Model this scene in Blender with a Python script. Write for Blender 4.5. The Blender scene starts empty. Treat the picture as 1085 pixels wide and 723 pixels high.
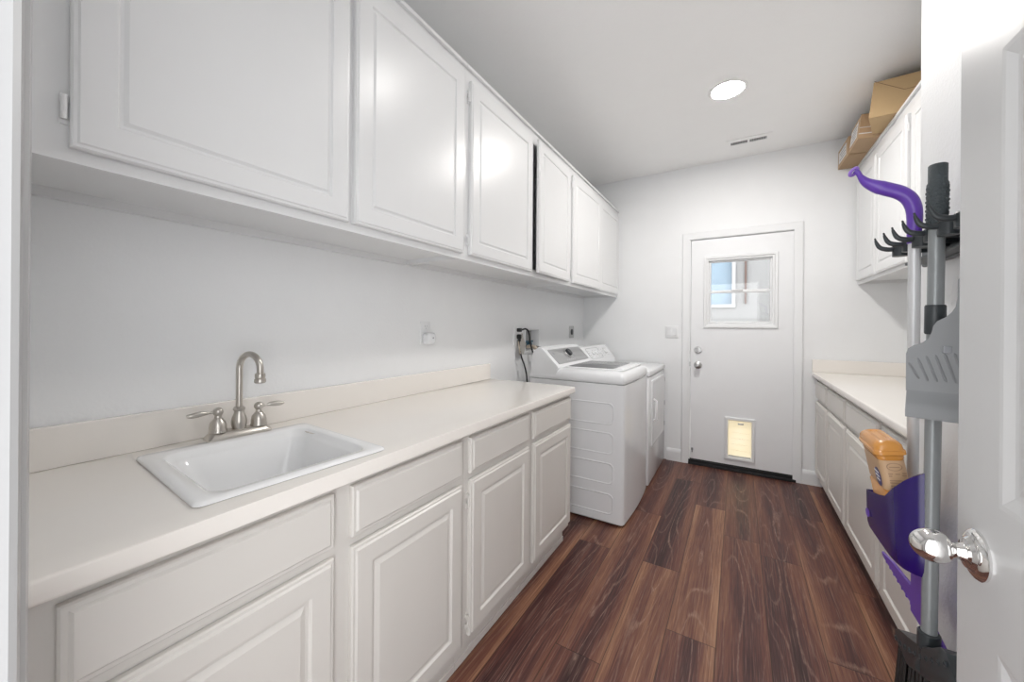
import bpy, bmesh, math, random
from mathutils import Vector, Matrix
random.seed(7)
S = bpy.context.scene
COL = S.collection
PI = math.pi

# ------------------------------------------------------------------ camera
F_PX, YAW, ROLL, SHY, CAM_H = 398.713, math.radians(31.028), math.radians(.449), -15.847, 1.265
cam_d = bpy.data.cameras.new('camera')
cam = bpy.data.objects.new('camera', cam_d); COL.objects.link(cam)
fw = Vector((-math.sin(YAW), math.cos(YAW), 0)); rt = Vector((math.cos(YAW), math.sin(YAW), 0)); up = Vector((0, 0, 1))
r3 = rt*math.cos(ROLL) + up*math.sin(ROLL); u3 = up*math.cos(ROLL) - rt*math.sin(ROLL)
cam.matrix_world = Matrix(((r3.x, u3.x, -fw.x, 0), (r3.y, u3.y, -fw.y, 0), (r3.z, u3.z, -fw.z, CAM_H), (0, 0, 0, 1)))
cam_d.sensor_fit = 'HORIZONTAL'; cam_d.sensor_width = 36; cam_d.lens = F_PX/1085*36
cam_d.shift_y = SHY/1085; cam_d.clip_start = .01
S.camera = cam

# ------------------------------------------------------------------ light and exposure
WORLD_STRENGTH = 2.6
LAMP_EMIT = (185.0, 48.0)
EXPOSURE = 0.52
LAMPS = [(-.068, 2.717), (-.16, 1.56)]
w = bpy.data.worlds.new('sky'); S.world = w; w.use_nodes = True
bg = w.node_tree.nodes['Background']; bg.inputs[0].default_value = (.985, .99, 1, 1); bg.inputs[1].default_value = WORLD_STRENGTH
S.view_settings.view_transform = 'Standard'; S.view_settings.look = 'None'
S.view_settings.gamma = 1; S.view_settings.use_curve_mapping = False; S.view_settings.exposure = EXPOSURE

# ------------------------------------------------------------------ materials
def mat(name, col, rough=.5, metal=0., bump=None, spec=.5, coat=0., trans=0., var=None, sss=0):
    m = bpy.data.materials.new(name); m.use_nodes = True
    nt = m.node_tree; b = nt.nodes['Principled BSDF']
    b.inputs['Base Color'].default_value = (*col, 1); b.inputs['Roughness'].default_value = rough
    b.inputs['Metallic'].default_value = metal; b.inputs['Specular IOR Level'].default_value = spec
    b.inputs['Coat Weight'].default_value = coat; b.inputs['Transmission Weight'].default_value = trans
    tc = nt.nodes.new('ShaderNodeTexCoord')
    if bump:
        sc, st, dist = bump
        n = nt.nodes.new('ShaderNodeTexNoise'); n.inputs['Scale'].default_value = sc; n.inputs['Detail'].default_value = 3
        bp = nt.nodes.new('ShaderNodeBump'); bp.inputs['Strength'].default_value = st; bp.inputs['Distance'].default_value = dist
        nt.links.new(tc.outputs['Object'], n.inputs['Vector']); nt.links.new(n.outputs['Fac'], bp.inputs['Height'])
        nt.links.new(bp.outputs['Normal'], b.inputs['Normal'])
    sc, amt = var or (6, .02)
    n2 = nt.nodes.new('ShaderNodeTexNoise'); n2.inputs['Scale'].default_value = sc; n2.inputs['Detail'].default_value = 2
    mr = nt.nodes.new('ShaderNodeMapRange'); mr.inputs['To Min'].default_value = 1-amt; mr.inputs['To Max'].default_value = 1+amt
    mx = nt.nodes.new('ShaderNodeMix'); mx.data_type = 'RGBA'; mx.blend_type = 'MULTIPLY'; mx.inputs['Factor'].default_value = 1
    mx.inputs['A'].default_value = (*col, 1)
    nt.links.new(tc.outputs['Object'], n2.inputs['Vector']); nt.links.new(n2.outputs['Fac'], mr.inputs['Value'])
    nt.links.new(mr.outputs['Result'], mx.inputs['B']); nt.links.new(mx.outputs['Result'], b.inputs['Base Color'])
    return m

M = {}
M['wall'] = mat('wall_paint', (.87, .88, .89), .55, bump=(130, .25, .004))
M['ceiling'] = mat('ceiling_paint', (.96, .96, .955), .7, bump=(110, .2, .004))
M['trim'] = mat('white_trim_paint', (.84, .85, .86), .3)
M['jamb'] = mat('dimmed_jamb_paint', (.45, .452, .455), .3)  # trim colour darkened to hold back the strong doorway light on the casing
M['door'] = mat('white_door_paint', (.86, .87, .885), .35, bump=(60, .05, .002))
M['door2'] = mat('dimmed_gloss_door_paint', (.52, .52, .52), .28, bump=(45, .06, .003))  # door colour lowered to offset the bright light coming through the doorway
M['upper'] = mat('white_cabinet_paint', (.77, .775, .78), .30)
M['lower'] = mat('bounce_tinted_cabinet_paint', (.70, .675, .64), .33)  # cabinet white with warm bounce light from the floor mixed into the colour
M['top'] = mat('cream_cultured_marble', (.90, .862, .815), .10, var=(3, .02))
M['sink'] = mat('white_porcelain', (.90, .905, .91), .12)
M['nickel'] = mat('brushed_nickel', (.56, .53, .49), .28, 1.0)
M['chrome'] = mat('polished_chrome', (.80, .79, .78), .06, 1.0)
M['steel'] = mat('grey_steel', (.52, .52, .52), .35, 1.0)
M['appl'] = mat('white_enamel', (.82, .83, .845), .16)
M['appl_pl'] = mat('white_appliance_plastic', (.83, .84, .855), .25)
M['console'] = mat('silver_console', (.40, .405, .41), .35, .3)
M['lid'] = mat('grey_tinted_lid_glass', (.20, .205, .21), .18, spec=.25)
M['mark'] = mat('grey_print', (.30, .31, .33), .5)
M['lightmark'] = mat('white_print', (.85, .85, .86), .5)
M['black'] = mat('black_rubber', (.012, .012, .013), .45)
M['dark'] = mat('charcoal_plastic', (.030, .036, .040), .4)
M['darkgrip'] = mat('charcoal_grip', (.05, .062, .068), .6, bump=(260, .6, .004))
M['greypole'] = mat('grey_painted_pole', (.26, .275, .28), .35, .25)
M['whitepole'] = mat('pale_grey_pole', (.66, .67, .68), .35, .2)
M['pan'] = mat('grey_plastic', (.20, .207, .215), .42)
M['purple'] = mat('purple_plastic', (.13, .05, .40), .32)
M['purple_dk'] = mat('indigo_plastic', (.015, .002, .11), .25)
M['purple_lt'] = mat('lilac_plastic', (.30, .16, .62), .3)
M['orange'] = mat('amber_plastic', (.62, .28, .065), .25)
M['label'] = mat('tan_label', (.52, .34, .20), .5)
M['navy'] = mat('navy_print', (.03, .03, .15), .4)
M['brownprint'] = mat('brown_print', (.32, .20, .12), .6)
M['card'] = mat('cardboard', (.52, .36, .19), .75, var=(14, .05))
M['card2'] = mat('cardboard_dull', (.44, .30, .18), .75, var=(14, .05))
M['cardline'] = mat('cardboard_seam', (.20, .12, .06), .8)
M['tape'] = mat('pale_packing_label', (.70, .68, .66), .4)
M['bristle'] = mat('black_bristle', (.015, .012, .011), .6)
M['blackmetal'] = mat('black_threshold', (.008, .008, .009), .5)
M['recess'] = mat('grey_box_recess', (.36, .36, .36), .5)
M['tan'] = mat('tan_plastic', (.55, .47, .38), .5)
M['blue'] = mat('blue_valve', (.04, .12, .18), .4)
M['outer'] = mat('outside_stucco', (.29, .288, .285), .9, bump=(50, .2, .004))
M['outtrim'] = mat('outside_trim', (.42, .42, .43), .6)
M['bluewin'] = mat('blue_window_shade', (.25, .33, .40), .4, var=(9, .12))
M['brownwood'] = mat('brown_wood', (.13, .08, .065), .6)
M['patio'] = mat('patio_concrete', (.6, .56, .49), .9)

def emit(name, col, s):
    m = bpy.data.materials.new(name); m.use_nodes = True; nt = m.node_tree
    for n in list(nt.nodes): nt.nodes.remove(n)
    e = nt.nodes.new('ShaderNodeEmission'); o = nt.nodes.new('ShaderNodeOutputMaterial')
    e.inputs[0].default_value = (*col, 1); e.inputs[1].default_value = s
    nt.links.new(e.outputs[0], o.inputs[0]); return m
M['lamp0'] = emit('lamp_diffuser_bright', (1, .97, .935), LAMP_EMIT[0])
M['lamp1'] = emit('lamp_diffuser_dim', (1, .97, .935), LAMP_EMIT[1])

def glass():
    m = bpy.data.materials.new('window_glass'); m.use_nodes = True; nt = m.node_tree
    for n in list(nt.nodes): nt.nodes.remove(n)
    t = nt.nodes.new('ShaderNodeBsdfTransparent'); g = nt.nodes.new('ShaderNodeBsdfGlossy'); g.inputs['Roughness'].default_value = .02
    f = nt.nodes.new('ShaderNodeFresnel'); x = nt.nodes.new('ShaderNodeMixShader'); o = nt.nodes.new('ShaderNodeOutputMaterial')
    t.inputs[0].default_value = (.95, .96, .97, 1)
    nt.links.new(f.outputs[0], x.inputs[0]); nt.links.new(t.outputs[0], x.inputs[1]); nt.links.new(g.outputs[0], x.inputs[2])
    nt.links.new(x.outputs[0], o.inputs[0]); return m
M['glass'] = glass()

def flapmat():
    m = bpy.data.materials.new('cream_translucent_flap'); m.use_nodes = True; nt = m.node_tree
    for n in list(nt.nodes): nt.nodes.remove(n)
    t = nt.nodes.new('ShaderNodeBsdfTranslucent'); d = nt.nodes.new('ShaderNodeBsdfDiffuse'); x = nt.nodes.new('ShaderNodeMixShader')
    o = nt.nodes.new('ShaderNodeOutputMaterial'); x.inputs[0].default_value = .12
    tc = nt.nodes.new('ShaderNodeTexCoord'); wv = nt.nodes.new('ShaderNodeTexNoise'); wv.inputs['Scale'].default_value = 9
    rp = nt.nodes.new('ShaderNodeValToRGB'); rp.color_ramp.elements[0].color = (1, .93, .76, 1); rp.color_ramp.elements[1].color = (1, .97, .88, 1)
    nt.links.new(tc.outputs['Object'], wv.inputs['Vector']); nt.links.new(wv.outputs['Fac'], rp.inputs[0])
    nt.links.new(rp.outputs[0], t.inputs[0]); d.inputs[0].default_value = (.9, .82, .65, 1)
    nt.links.new(t.outputs[0], x.inputs[1]); nt.links.new(d.outputs[0], x.inputs[2]); nt.links.new(x.outputs[0], o.inputs[0]); return m
M['flap'] = flapmat()

def floormat():
    m = bpy.data.materials.new('wood_plank_vinyl'); m.use_nodes = True; nt = m.node_tree; L = nt.links; N = nt.nodes
    b = N['Principled BSDF']; b.inputs['Roughness'].default_value = .33; b.inputs['Specular IOR Level'].default_value = .35
    at = N.new('ShaderNodeAttribute'); at.attribute_name = 'plank'
    sep = N.new('ShaderNodeSeparateColor'); L.new(at.outputs['Color'], sep.inputs[0])
    uv = N.new('ShaderNodeUVMap'); uv.uv_map = 'plank_uv'
    sx = N.new('ShaderNodeSeparateXYZ'); L.new(uv.outputs[0], sx.inputs[0])
    def math_(op, a, b_=None, c=None):
        n = N.new('ShaderNodeMath'); n.operation = op
        for i, v in enumerate((a, b_, c)):
            if v is None: continue
            if isinstance(v, (int, float)): n.inputs[i].default_value = v
            else: L.new(v, n.inputs[i])
        return n.outputs[0]
    seed = math_('MULTIPLY', sep.outputs[1], 91.0)
    def vec(su, sv):
        c = N.new('ShaderNodeCombineXYZ'); L.new(math_('MULTIPLY', sx.outputs[0], su), c.inputs[0])
        L.new(math_('MULTIPLY', sx.outputs[1], sv), c.inputs[1]); L.new(seed, c.inputs[2]); return c.outputs[0]
    def noise(v, det=2, rough=.5, dist=0):
        n = N.new('ShaderNodeTexNoise'); n.inputs['Scale'].default_value = 1; n.inputs['Detail'].default_value = det
        n.inputs['Roughness'].default_value = rough; n.inputs['Distortion'].default_value = dist
        L.new(v, n.inputs['Vector']); return n.outputs['Fac']
    broad = noise(vec(12, .6), 2)                   # light and dark bands along a plank
    streak = noise(vec(150, 2.6), 4, .7)            # medium streaks
    fine = noise(vec(420, 9), 2, .6)                # pores
    cath = noise(vec(8.5, .95), 0, .4, .0)          # rings of the cathedral figure
    wob = noise(vec(60, 16), 2, .6)
    ring = math_('PINGPONG', math_('ADD', math_('MULTIPLY', cath, 21.0), math_('MULTIPLY', wob, .55)), 1.0)
    rl = N.new('ShaderNodeMapRange'); rl.inputs['From Min'].default_value = .78; rl.inputs['From Max'].default_value = .98; L.new(ring, rl.inputs['Value'])
    cent = math_('SUBTRACT', 1.0, math_('MULTIPLY', math_('ABSOLUTE', math_('SUBTRACT', sx.outputs[0], .0915)), 9.5))   # figure sits in the middle of a plank
    dash = N.new('ShaderNodeMapRange'); dash.inputs['From Min'].default_value = .40; dash.inputs['From Max'].default_value = .62; L.new(noise(vec(240, 22), 2, .6), dash.inputs['Value'])
    sdash = N.new('ShaderNodeMapRange'); sdash.inputs['From Min'].default_value = .56; sdash.inputs['From Max'].default_value = .72; L.new(noise(vec(260, 5), 2, .6), sdash.inputs['Value'])
    # tone
    t = math_('ADD', math_('MULTIPLY', math_('SUBTRACT', broad, .5), 1.25), sep.outputs[0])
    t = math_('SUBTRACT', t, math_('MULTIPLY', math_('SUBTRACT', cent, .55), .42))
    t = math_('ADD', t, math_('MULTIPLY', math_('SUBTRACT', streak, .5), .95))
    t = math_('ADD', t, math_('MULTIPLY', math_('SUBTRACT', fine, .5), .55))
    rp = N.new('ShaderNodeValToRGB'); cr = rp.color_ramp
    cr.elements[0].position = .0; cr.elements[0].color = (.030, .011, .011, 1)
    cr.elements[1].position = 1.; cr.elements[1].color = (.38, .205, .12, 1)
    for p, c in ((.26, (.066, .024, .023, 1)), (.5, (.132, .048, .035, 1)), (.75, (.225, .102, .061, 1))):
        e = cr.elements.new(p); e.color = c
    L.new(t, rp.inputs[0])
    mx = N.new('ShaderNodeMix'); mx.data_type = 'RGBA'; mx.blend_type = 'MIX'
    lines = math_('MULTIPLY', math_('MULTIPLY', rl.outputs['Result'], math_('ADD', .35, math_('MULTIPLY', dash.outputs['Result'], .65))), math_('MAXIMUM', .12, cent))
    L.new(math_('MULTIPLY', math_('MAXIMUM', lines, math_('MULTIPLY', sdash.outputs['Result'], .5)), .62), mx.inputs['Factor'])
    L.new(rp.outputs[0], mx.inputs['A']); mx.inputs['B'].default_value = (.42, .275, .21, 1)
    # dark joint round each plank
    e1 = math_('MINIMUM', sx.outputs[0], math_('SUBTRACT', .183, sx.outputs[0]))
    uv2 = N.new('ShaderNodeUVMap'); uv2.uv_map = 'plank_end'
    sx2 = N.new('ShaderNodeSeparateXYZ'); L.new(uv2.outputs[0], sx2.inputs[0])
    e2 = math_('MINIMUM', sx2.outputs[0], sx2.outputs[1])
    ed = math_('MINIMUM', e1, e2)
    er = N.new('ShaderNodeMapRange'); er.inputs['From Min'].default_value = .0003; er.inputs['From Max'].default_value = .0028
    er.inputs['To Min'].default_value = .28; L.new(ed, er.inputs['Value'])
    m2 = N.new('ShaderNodeMix'); m2.data_type = 'RGBA'; m2.blend_type = 'MULTIPLY'; m2.inputs['Factor'].default_value = 1
    L.new(mx.outputs['Result'], m2.inputs['A']); L.new(er.outputs['Result'], m2.inputs['B'])
    L.new(m2.outputs['Result'], b.inputs['Base Color'])
    bp = N.new('ShaderNodeBump'); bp.inputs['Strength'].default_value = .25; bp.inputs['Distance'].default_value = .002
    L.new(math_('ADD', fine, er.outputs['Result']), bp.inputs['Height']); L.new(bp.outputs[0], b.inputs['Normal'])
    rr = math_('ADD', .27, math_('MULTIPLY', fine, .2)); L.new(rr, b.inputs['Roughness'])
    return m
M['floor'] = floormat()

# ------------------------------------------------------------------ helpers
MW = {}
def thing(name, label, cat, loc=(0, 0, 0), rot=(0, 0, 0), group=None):
    o = bpy.data.objects.new(name, None); COL.objects.link(o); o.empty_display_size = .05
    o.location = loc; o.rotation_euler = rot
    from mathutils import Euler
    MW[o] = Matrix.Translation(loc) @ Euler(rot).to_matrix().to_4x4()
    tag(o, label, cat, group); return o
def tag(o, label, cat, group=None):
    o['label'] = label; o['category'] = cat
    if group: o['group'] = group
    return o
def obj(name, bm, m, parent=None, world=True, smooth=None, label=None, recalc=True, base=None):
    if recalc: bmesh.ops.recalc_face_normals(bm, faces=bm.faces[:])
    me = bpy.data.meshes.new(name)
    r = parent
    while r is not None and r.parent is not None: r = r.parent
    o = bpy.data.objects.new(name, me); COL.objects.link(o)
    if parent is not None:
        o.parent = parent
        if world and r in MW: bm.transform(MW[r].inverted())
    elif base is not None:
        bm.transform(Matrix.Translation(-Vector(base))); o.location = base; MW[o] = Matrix.Translation(base)
    bm.to_mesh(me); bm.free()
    me.materials.append(M[m] if isinstance(m, str) else m)
    if smooth is not None:
        me.shade_smooth(); me.set_sharp_from_angle(angle=math.radians(smooth))
    if label: o['label'] = label
    return o
def struct(name, bm, m, parent=None, **k):
    o = obj(name, bm, m, parent, **k)
    if parent is None: o['kind'] = 'structure'
    return o
def new(): return bmesh.new()
def bx(bm, x0, x1, y0, y1, z0, z1, bev=0, seg=2):
    r = bmesh.ops.create_cube(bm, size=1)
    vs = r['verts']
    for v in vs:
        v.co = Vector((x0 + (v.co.x+.5)*(x1-x0), y0 + (v.co.y+.5)*(y1-y0), z0 + (v.co.z+.5)*(z1-z0)))
    if bev:
        es = list({e for v in vs for e in v.link_edges})
        bmesh.ops.bevel(bm, geom=es, offset=bev, segments=seg, profile=.5, affect='EDGES')
    return bm
def box(*a, **k): return bx(new(), *a, **k)
def rrect(w, h, inset, r, seg):
    x0, y0, x1, y1 = inset, inset, w-inset, h-inset
    if seg == 0: return [(x0, y0), (x1, y0), (x1, y1), (x0, y1)]
    r = max(1e-5, min(r, (x1-x0)/2-1e-5, (y1-y0)/2-1e-5)); P = []
    for cx, cy, a0 in ((x0+r, y0+r, PI), (x1-r, y0+r, 1.5*PI), (x1-r, y1-r, 0), (x0+r, y1-r, .5*PI)):
        for i in range(seg+1):
            a = a0 + i/seg*PI/2; P.append((cx+r*math.cos(a), cy+r*math.sin(a)))
    return P
def loft(bm, loops, cap0=True, cap1=True):
    R = [[bm.verts.new(p) for p in lp] for lp in loops]
    n = len(R[0])
    for a, b in zip(R, R[1:]):
        for i in range(n):
            bm.faces.new((a[i], a[(i+1) % n], b[(i+1) % n], b[i]))
    if cap0: bm.faces.new(R[0][::-1])
    if cap1: bm.faces.new(R[-1])
    return R
def ring_panel(bm, O, u, v, w, h, prof, r=0, seg=0, cap0=True, cap1=True):
    """concentric loops: prof = (inset, height[, radius])"""
    O, u, v = Vector(O), Vector(u), Vector(v); n = u.cross(v)
    loops = []
    for p in prof:
        rr = p[2] if len(p) > 2 else r
        loops.append([O + u*a + v*b + n*p[1] for a, b in rrect(w, h, p[0], rr, seg)])
    loft(bm, loops, cap0, cap1); return bm
def lathe(bm, prof, O=(0, 0, 0), axis=(0, 0, 1), seg=28, sx=1., sy=1.):
    """prof = (radius, distance along the axis)"""
    a = Vector(axis).normalized(); q = Vector((0, 0, 1)).rotation_difference(a); O = Vector(O)
    loops = []
    for r, z in prof:
        r = max(r, 1e-5)
        loops.append([O + q @ Vector((r*sx*math.cos(2*PI*i/seg), r*sy*math.sin(2*PI*i/seg), z)) for i in range(seg)])
    loft(bm, loops); return bm
def tube(bm, pts, rad, seg=14, closed=False, flat=1.0):
    P = [Vector(p) for p in pts]; n = len(P)
    if not hasattr(rad, '__len__'): rad = [rad]*n
    T = []
    for i in range(n):
        d = P[min(i+1, n-1)] - P[max(i-1, 0)]; T.append(d.normalized())
    ref = Vector((0, 0, 1)) if abs(T[0].z) < .9 else Vector((1, 0, 0))
    N = (ref - T[0]*ref.dot(T[0])).normalized(); loops = []
    for i in range(n):
        if i: N = (T[i-1].rotation_difference(T[i]) @ N); N = (N - T[i]*N.dot(T[i])).normalized()
        B = T[i].cross(N)
        loops.append([P[i] + (N*math.cos(2*PI*k/seg) + B*math.sin(2*PI*k/seg)*flat)*rad[i] for k in range(seg)])
    loft(bm, loops); return bm
def spline(pts, n=8):
    P = [Vector(p) for p in pts]; out = []
    Q = [P[0]*2-P[1]] + P + [P[-1]*2-P[-2]]
    for i in range(1, len(Q)-2):
        for k in range(n):
            t = k/n; a, b, c, d = Q[i-1:i+3]
            out.append(.5*((2*b) + (c-a)*t + (2*a-5*b+4*c-d)*t*t + (3*b-a-3*c+d)*t**3))
    out.append(P[-1]); return out
def prism(bm, poly, O, u, v, t):
    """polygon in the u,v plane, thickness t along u x v"""
    O, u, v = Vector(O), Vector(u), Vector(v); n = u.cross(v)
    loft(bm, [[O+u*a+v*b for a, b in poly], [O+u*a+v*b+n*t for a, b in poly]]); return bm
def hole_slab(bm, O, u, v, w, h, t, holes):
    """slab with rectangular holes (a0,a1,b0,b1); thickness along u x v"""
    O, u, v = Vector(O), Vector(u), Vector(v); n = u.cross(v)
    A = sorted({0, w, *[x for H in holes for x in H[:2]]}); B = sorted({0, h, *[x for H in holes for x in H[2:]]})
    solid = lambda i, j: 0 <= i < len(A)-1 and 0 <= j < len(B)-1 and not any(H[0]-1e-6 <= A[i] and A[i+1] <= H[1]+1e-6 and H[2]-1e-6 <= B[j] and B[j+1] <= H[3]+1e-6 for H in holes)
    V = {}
    def vt(i, j, k):
        if (i, j, k) not in V: V[i, j, k] = bm.verts.new(O+u*A[i]+v*B[j]+n*(t*k))
        return V[i, j, k]
    for i in range(len(A)-1):
        for j in range(len(B)-1):
            if not solid(i, j): continue
            c = [(i, j), (i+1, j), (i+1, j+1), (i, j+1)]
            bm.faces.new([vt(*p, 1) for p in c]); bm.faces.new([vt(*p, 0) for p in c[::-1]])
            for (p, q), nb in zip(((c[0], c[1]), (c[1], c[2]), (c[2], c[3]), (c[3], c[0])), ((i, j-1), (i+1, j), (i, j+1), (i-1, j))):
                if not solid(*nb): bm.faces.new((vt(*p, 0), vt(*q, 0), vt(*q, 1), vt(*p, 1)))
    return bm
X, Y, Z = (1, 0, 0), (0, 1, 0), (0, 0, 1); NX, NY = (-1, 0, 0), (0, -1, 0)

# ------------------------------------------------------------------ room shell
D, XL, XR, XP, YP, HC = 3.861, -1.425, 1.13, .42, 1.443, 2.761
def build_floor():
    bm = new(); uvl = bm.loops.layers.uv.new('plank_uv'); uve = bm.loops.layers.uv.new('plank_end')
    cl = bm.loops.layers.float_color.new('plank')
    PW, PL = .183, 1.3
    off = {0: 2.64, -1: 1.69, 1: 2.51, 2: 1.85, -2: 2.115, -3: 1.382, -4: 2.13}
    tones = {(0, 1): .36, (0, 2): .72, (-1, 0): .52, (-1, 1): .70, (-1, 2): .50, (-2, 0): .60, (-2, 1): .30, (-2, 2): .45,
             (-3, 0): .34, (-3, 1): .52, (-3, 2): .40, (-4, 0): .30, (-4, 1): .60, (1, 0): .34, (1, 1): .50, (2, 0): .55, (2, 1): .40, (2, 2): .30}
    def rect(x0, x1, y0, y1, px0, py0, tone, seed):
        c = [(x0, y0), (x1, y0), (x1, y1), (x0, y1)]
        f = bm.faces.new([bm.verts.new((*p, 0)) for p in c])
        for l, p in zip(f.loops, c):
            l[uvl].uv = (p[0]-px0, p[1]-py0); l[uve].uv = (p[1]-py0, py0+PL-p[1]); l[cl] = (tone, seed, 0, 1)
    for k in range(-9, 7):
        x0 = .115 + (k-1)*PW; y = off.get(k, random.uniform(1.5, 2.8)); i0 = 0
        while y > -1.3: y -= PL; i0 -= 1
        i = 0; ys = y
        yy = y
        while yy < D+.12:
            idx = round((yy - (off.get(k, 0)))/PL) + 1 if k in off else 99
            tone = tones.get((k, idx), random.choice((.30, .38, .46, .54)))
            if k in off: pass
            a, b = max(yy, -.08), min(yy+PL, D+.12)
            if b > a: rect(max(x0, XL), min(x0+PW, XR), a, b, x0, yy, tone, random.random()) if min(x0+PW, XR) > max(x0, XL) else None
            yy += PL
    o = obj('floor', bm, 'floor', recalc=False); o['kind'] = 'structure'
build_floor()
struct('ceiling', box(XL-.1, XR+.12, -.08, D+.14, HC, HC+.12), 'ceiling')
bm = new(); hole_slab(bm, (XL-.12, -.08, 0), Y, Z, D+.22, HC, .12, [(2.5675+.08, 2.7985+.08, 1.0655, 1.2385)]); struct('wall_left', bm, 'wall')
bm = new(); hole_slab(bm, (XL, D+.14, 0), X, Z, XR-XL, HC, .14, [(-.395-XL, .415-XL, 0, 2.085)])
struct('wall_back', bm, 'wall')
bm = new(); hole_slab(bm, (XP, -.08, 0), X, Y, XR+.12-XP, D+.22, HC, [(XR-XP, XR+.12-XP, YP+.08, YP+.08)])
bm.free(); bm = new()
poly = [(XP, -.08), (XR+.12, -.08), (XR+.12, D+.14), (XR, D+.14), (XR, YP), (XP, YP)]
prism(bm, poly, (0, 0, 0), X, Y, HC); struct('wall_right', bm, 'wall')
bm = new(); hole_slab(bm, (XL, .05, 0), X, Z, XP-XL, HC, .13, [(-.515-XL, .33-XL, 0, 2.06)])
struct('wall_front', bm, 'wall')
# door casing at the left edge of the picture (jamb with stop and casing)
bm = new()
poly = [(-.515, -.08), (-.497, -.08), (-.497, .000), (-.488, .000), (-.488, .030), (-.497, .034), (-.497, .051), (-.500, .0555), (-.508, .058), (-.520, .058), (-.526, .063), (-.548, .067), (-.562, .065), (-.566, .0505), (-.515, .0505)]
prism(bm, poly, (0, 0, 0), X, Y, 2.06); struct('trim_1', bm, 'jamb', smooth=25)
# baseboards
def base_y(x0, x1):
    bm = new(); poly = [(0, 0), (-.015, 0), (-.015, .085), (-.012, .10), (-.006, .112), (0, .115)]
    loft(bm, [[(x, D+a, b) for a, b in poly] for x in (x0, x1)]); return bm
bm = base_y(-.58, -.455); b2 = base_y(.453, .582)
me_t = bpy.data.meshes.new('tmp'); b2.to_mesh(me_t); bm.from_mesh(me_t); b2.free(); bpy.data.meshes.remove(me_t)
struct('baseboard_back', bm, 'trim')

# ------------------------------------------------------------------ back door
bm = new()
for poly, z0 in ((None, 0),):
    o0, o1, i0, i1, zt0, zt1 = -.454, .453, -.392, .411, 2.082, 2.142
    pr = [(0, 0), (0, -.012), (.008, -.017), (.05, -.014), (.062, -.010), (.062, 0)]
    # left leg, head, right leg as one mitred sweep
    loops = []
    for (sx, path) in (('a', None),):
        for k in range(4):
            lp = []
            for a, d in pr:
                if k == 0: lp.append((o0+a, D+d, 0))
                if k == 1: lp.append((o0+a, D+d, zt1-a))
                if k == 2: lp.append((o1-a, D+d, zt1-a))
                if k == 3: lp.append((o1-a, D+d, 0))
            loops.append(lp)
    loft(bm, loops)
struct('trim_2', bm, 'trim', smooth=25)
bm = new()   # jamb lining
hole_slab(bm, (-.395, D+.14, 0), X, Z, .81, 2.085, .139, [(.012, .798, 0, 2.076)])
struct('trim_3', bm, 'trim')
bm = box(-.392, .412, D-.026, D+.13, 0, .020, bev=.004); bx(bm, -.392, .412, D-.006, D+.05, .018, .040)
struct('trim_4', bm, 'blackmetal')

dr = bpy.data.objects.new('door_1', None); COL.objects.link(dr); dr['kind'] = 'structure'
dr.location = (.4, D+.03, 0); MW[dr] = Matrix.Translation(dr.location)
d0, d1, dz0, dz1 = -.378, .399, .050, 2.070
FY = D+.004          # door face
bm = new(); hole_slab(bm, (d0, FY+.042, dz0), X, Z, d1-d0, dz1-dz0, .042, [(-.245-d0, .255-d0, 1.285-dz0, 1.888-dz0), (-.085-d0, .116-d0, .115-dz0, .455-dz0)])
obj('door_panel', bm, 'door', dr)
# window unit
wx0, wx1, wz0, wz1 = -.274, .286, 1.262, 1.913
bm = new(); ww, wh = wx1-wx0, wz1-wz0
ring_panel(bm, (wx0, FY, wz0), X, Z, ww, wh, [(0, 0), (0, .010), (.005, .014), (.014, .012), (.022, .012), (.026, .004), (.040, .001), (.040, -.046), (.030, -.046), (.030, 0)], cap0=False, cap1=False)
wf = obj('window_frame', bm, 'trim', dr, recalc=True)
gx0, gx1, gz0, gz1 = wx0+.040, wx1-.040, wz0+.040, wz1-.040
zm = 1.590
bm = new(); ring_panel(bm, (gx0, FY+.035, gz0), X, Z, gx1-gx0, gz1-gz0, [(0, 0), (0, .014), (.004, .017), (.015, .017), (.018, .010), (.018, 0)], cap0=False, cap1=False)
bx(bm, gx0+.015, gx1-.015, FY+.014, FY+.034, zm-.014, zm+.012, bev=.004)
obj('sash', bm, 'trim', wf)
obj('pane', box(gx0+.012, gx1-.012, FY+.029, FY+.032, zm+.010, gz1-.012), 'glass', wf)
obj('pane', box(gx0+.012, gx1-.012, FY+.027, FY+.030, gz0+.012, zm-.012), 'glass', wf)
obj('sash_latch', box(-.055, .03, FY+.004, FY+.015, zm+.004, zm+.014, bev=.003), 'lightmark', wf)
# locks
def disc_lock(name, x, z, knob):
    bm = new()
    if knob: lathe(bm, [(.033, 0), (.033, .004), (.026, .009), (.012, .012), (.011, .028), (.02, .034), (.0265, .044), (.0255, .054), (.017, .060), (0, .061)], (x, FY, z), NY, 28)
    else:
        lathe(bm, [(.032, 0), (.032, .006), (.027, .014), (.012, .016), (0, .016)], (x, FY, z), NY, 28)
        bx(bm, x-.006, x+.006, FY-.028, FY-.014, z-.014, z+.014, bev=.003)
    return obj(name, bm, 'steel', dr, smooth=40)
disc_lock('deadbolt', -.318, 1.058, False); disc_lock('door_knob', -.318, .918, True)
for z in (1.81, 1.027, .25):
    bm = new(); tube(bm, [(.405, FY-.006, z-.05), (.405, FY-.006, z+.05)], .0065, 10)
    bx(bm, .392, .405, FY-.003, FY+.001, z-.045, z+.045)
    obj('hinge', bm, 'trim', dr, smooth=40)
bm = box(-.392, -.378, FY-.004, FY+.01, .905, .945); obj('strike_plate', bm, 'steel', dr)
bm = box(-.368, -.352, FY-.010, FY, .128, .150, bev=.003); bx(bm, -.364, -.356, FY-.016, FY, .11, .13, bev=.002); obj('door_bolt', bm, 'mark', dr)
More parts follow.
